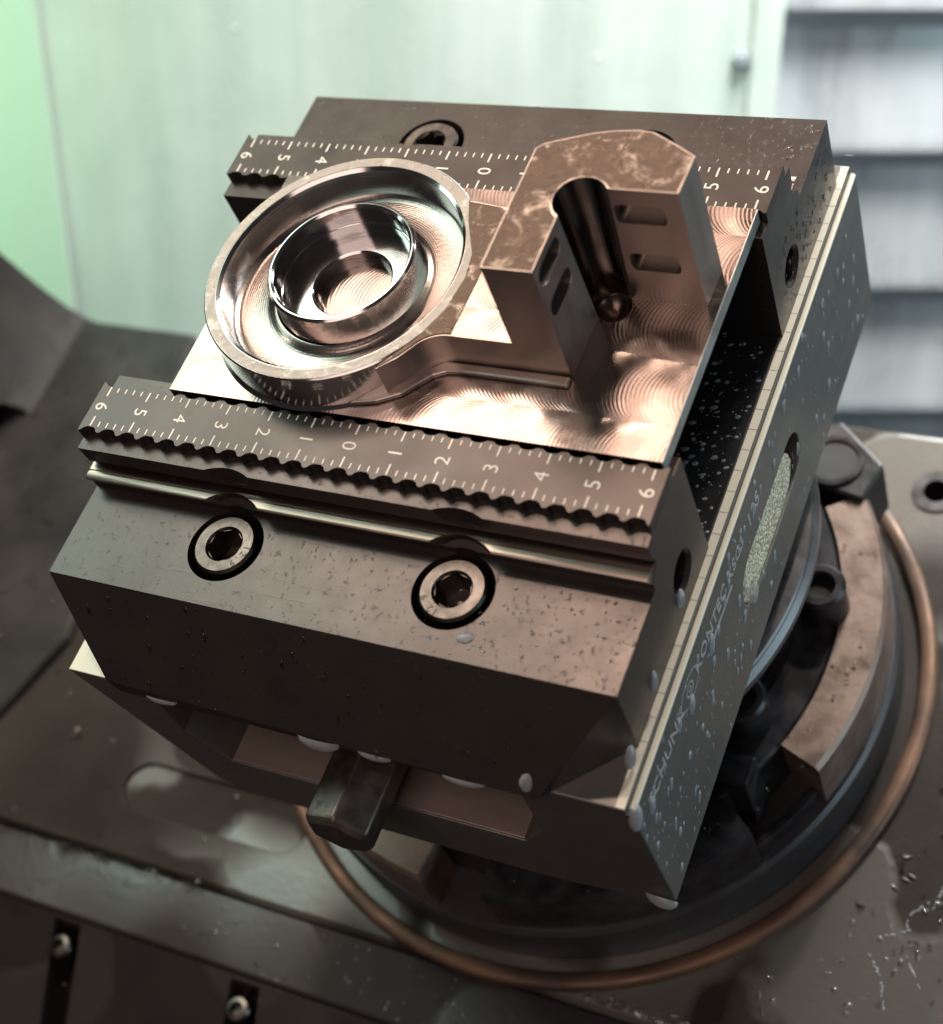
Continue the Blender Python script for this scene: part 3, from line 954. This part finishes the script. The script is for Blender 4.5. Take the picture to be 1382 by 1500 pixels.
# swarf and trails of coolant
mb = MB()
def curl(c, r, turns, h, wd, seg=14):
    a0 = U_(0, 6.28)
    prev = None
    for q in range(seg + 1):
        a = a0 + turns * 6.283 * q / seg
        rr = r * (1 - .3 * q / seg)
        p_ = Vector((c[0] + rr * math.cos(a), c[1] + rr * math.sin(a), c[2] + .15 + h * q / seg))
        o_ = Vector((math.cos(a) * .4, math.sin(a) * .4, 1)).normalized() * wd
        if prev:
            mb.face([prev[0], p_, p_ + o_, prev[1]])
        prev = (p_, p_ + o_)
for _ in range(46):
    x, y = U_(-225, -60), U_(-57, 110)
    curl((x, y, TZ), U_(.6, 2.2), U_(.3, 1.2), U_(.2, 1.4), U_(.3, .9))
for _ in range(70):
    a, rr = U_(-1.4, .9), U_(97, 175)
    curl((C[0] + rr * math.cos(a), max(-57, min(116, C[1] + rr * math.sin(a))), TZ), U_(.5, 1.8), U_(.3, 1.2), U_(.2, 1.2), U_(.3, .8))
for _ in range(40):
    a, rr = U_(-2.2, .6), U_(68, 80)
    curl((C[0] + rr * math.cos(a), C[1] + rr * math.sin(a), -117), U_(.3, .9), U_(.3, 1.0), U_(.1, .5), U_(.2, .4))
for xs_ in (-122.5, -62, 0):
    for _ in range(9):
        y = U_(-100, -80)
        curl((xs_ + U_(-4, 4), y, slope(y) - 12 + U_(0, 8)), U_(.6, 2.0), U_(.4, 1.2), U_(.4, 1.8), U_(.5, 1.2))
tag(obj('metal_swarf', mb, 'bright_chip', None, (-40, -20, TZ)), 'curled bright metal chips strewn over the machine table', 'metal chips', kind='stuff')
mb = MB()
def trail(pts, wd):
    for q in range(len(pts) - 1):
        a, b = Vector((*pts[q], TZ)), Vector((*pts[q + 1], TZ))
        n_ = max(2, int((b - a).length / .7))
        for k in range(n_):
            if math.sin(q * 2.3 + k * .9) > .55:
                continue
            c_ = a.lerp(b, k / n_)
            w_ = wd * U_(.6, 1.3)
            mb.dome((c_.x + U_(-.2, .2), c_.y + U_(-.2, .2), TZ), (0, 0, 1), b - a, w_ * 1.5, w_, w_ * .55, 8, 3)
for pts in (((101, -12), (97, -17), (98, -20), (93, -23)), ((91, -28), (95, -33), (97, -40)), ((99, -26), (104, -33)),
            ((92, -46), (99, -49), (106, -48)), ((104, -5), (102, -14))):
    trail(pts, .32)
tag(obj('coolant_trails', mb, 'milk', None, (95, -30, TZ), smooth=60), 'winding glistening trails of coolant on the table at lower right', 'coolant', kind='stuff')

# beads and chips lying on the table
mb = MB()
for _ in range(90):
    x = U_(-175, -85)
    mb.dome((x, -59.5 + U_(-1.4, 1.2), -152.4), (0, 0, 1), (1, 0, 0), U_(.4, 1.2), U_(.3, .8), U_(.4, .9), 8, 2)
for _ in range(260):
    a, r = U_(-1.35, .25), U_(98, 150)
    mb.dome((C[0] + r * math.cos(a), max(-57, C[1] + r * math.sin(a)), TZ), (0, 0, 1), (math.cos(a * 9), math.sin(a * 9), 0), U_(.3, 1.6), U_(.3, .8), U_(.2, .6), 8, 2)
for _ in range(120):
    mb.dome((U_(-215, -60), U_(-56, 118), TZ), (0, 0, 1), (1, 0, 0), U_(.3, 1.0), U_(.3, 1.0), U_(.2, .6), 8, 2)
for _ in range(120):
    mb.dome((U_(-150, 60), U_(-77, -61), -154.2), (0, 0, 1), (1, 0, 0), U_(.25, .8), U_(.25, .8), U_(.2, .5), 8, 2)
for _ in range(70):
    mb.dome((U_(-228, -176), U_(-20, 118), -148.65), (0, 0, 1), (1, 0, 0), U_(.4, 1.5), U_(.4, 1.5), U_(.3, .8), 8, 2)
tag(obj('table_beads', mb, 'water', None, (-50, -40, TZ), smooth=60), 'shining beads of coolant along the edges of the table', 'droplets', kind='stuff')

for o in scene.objects:
    if '_o' in o:
        del o['_o']
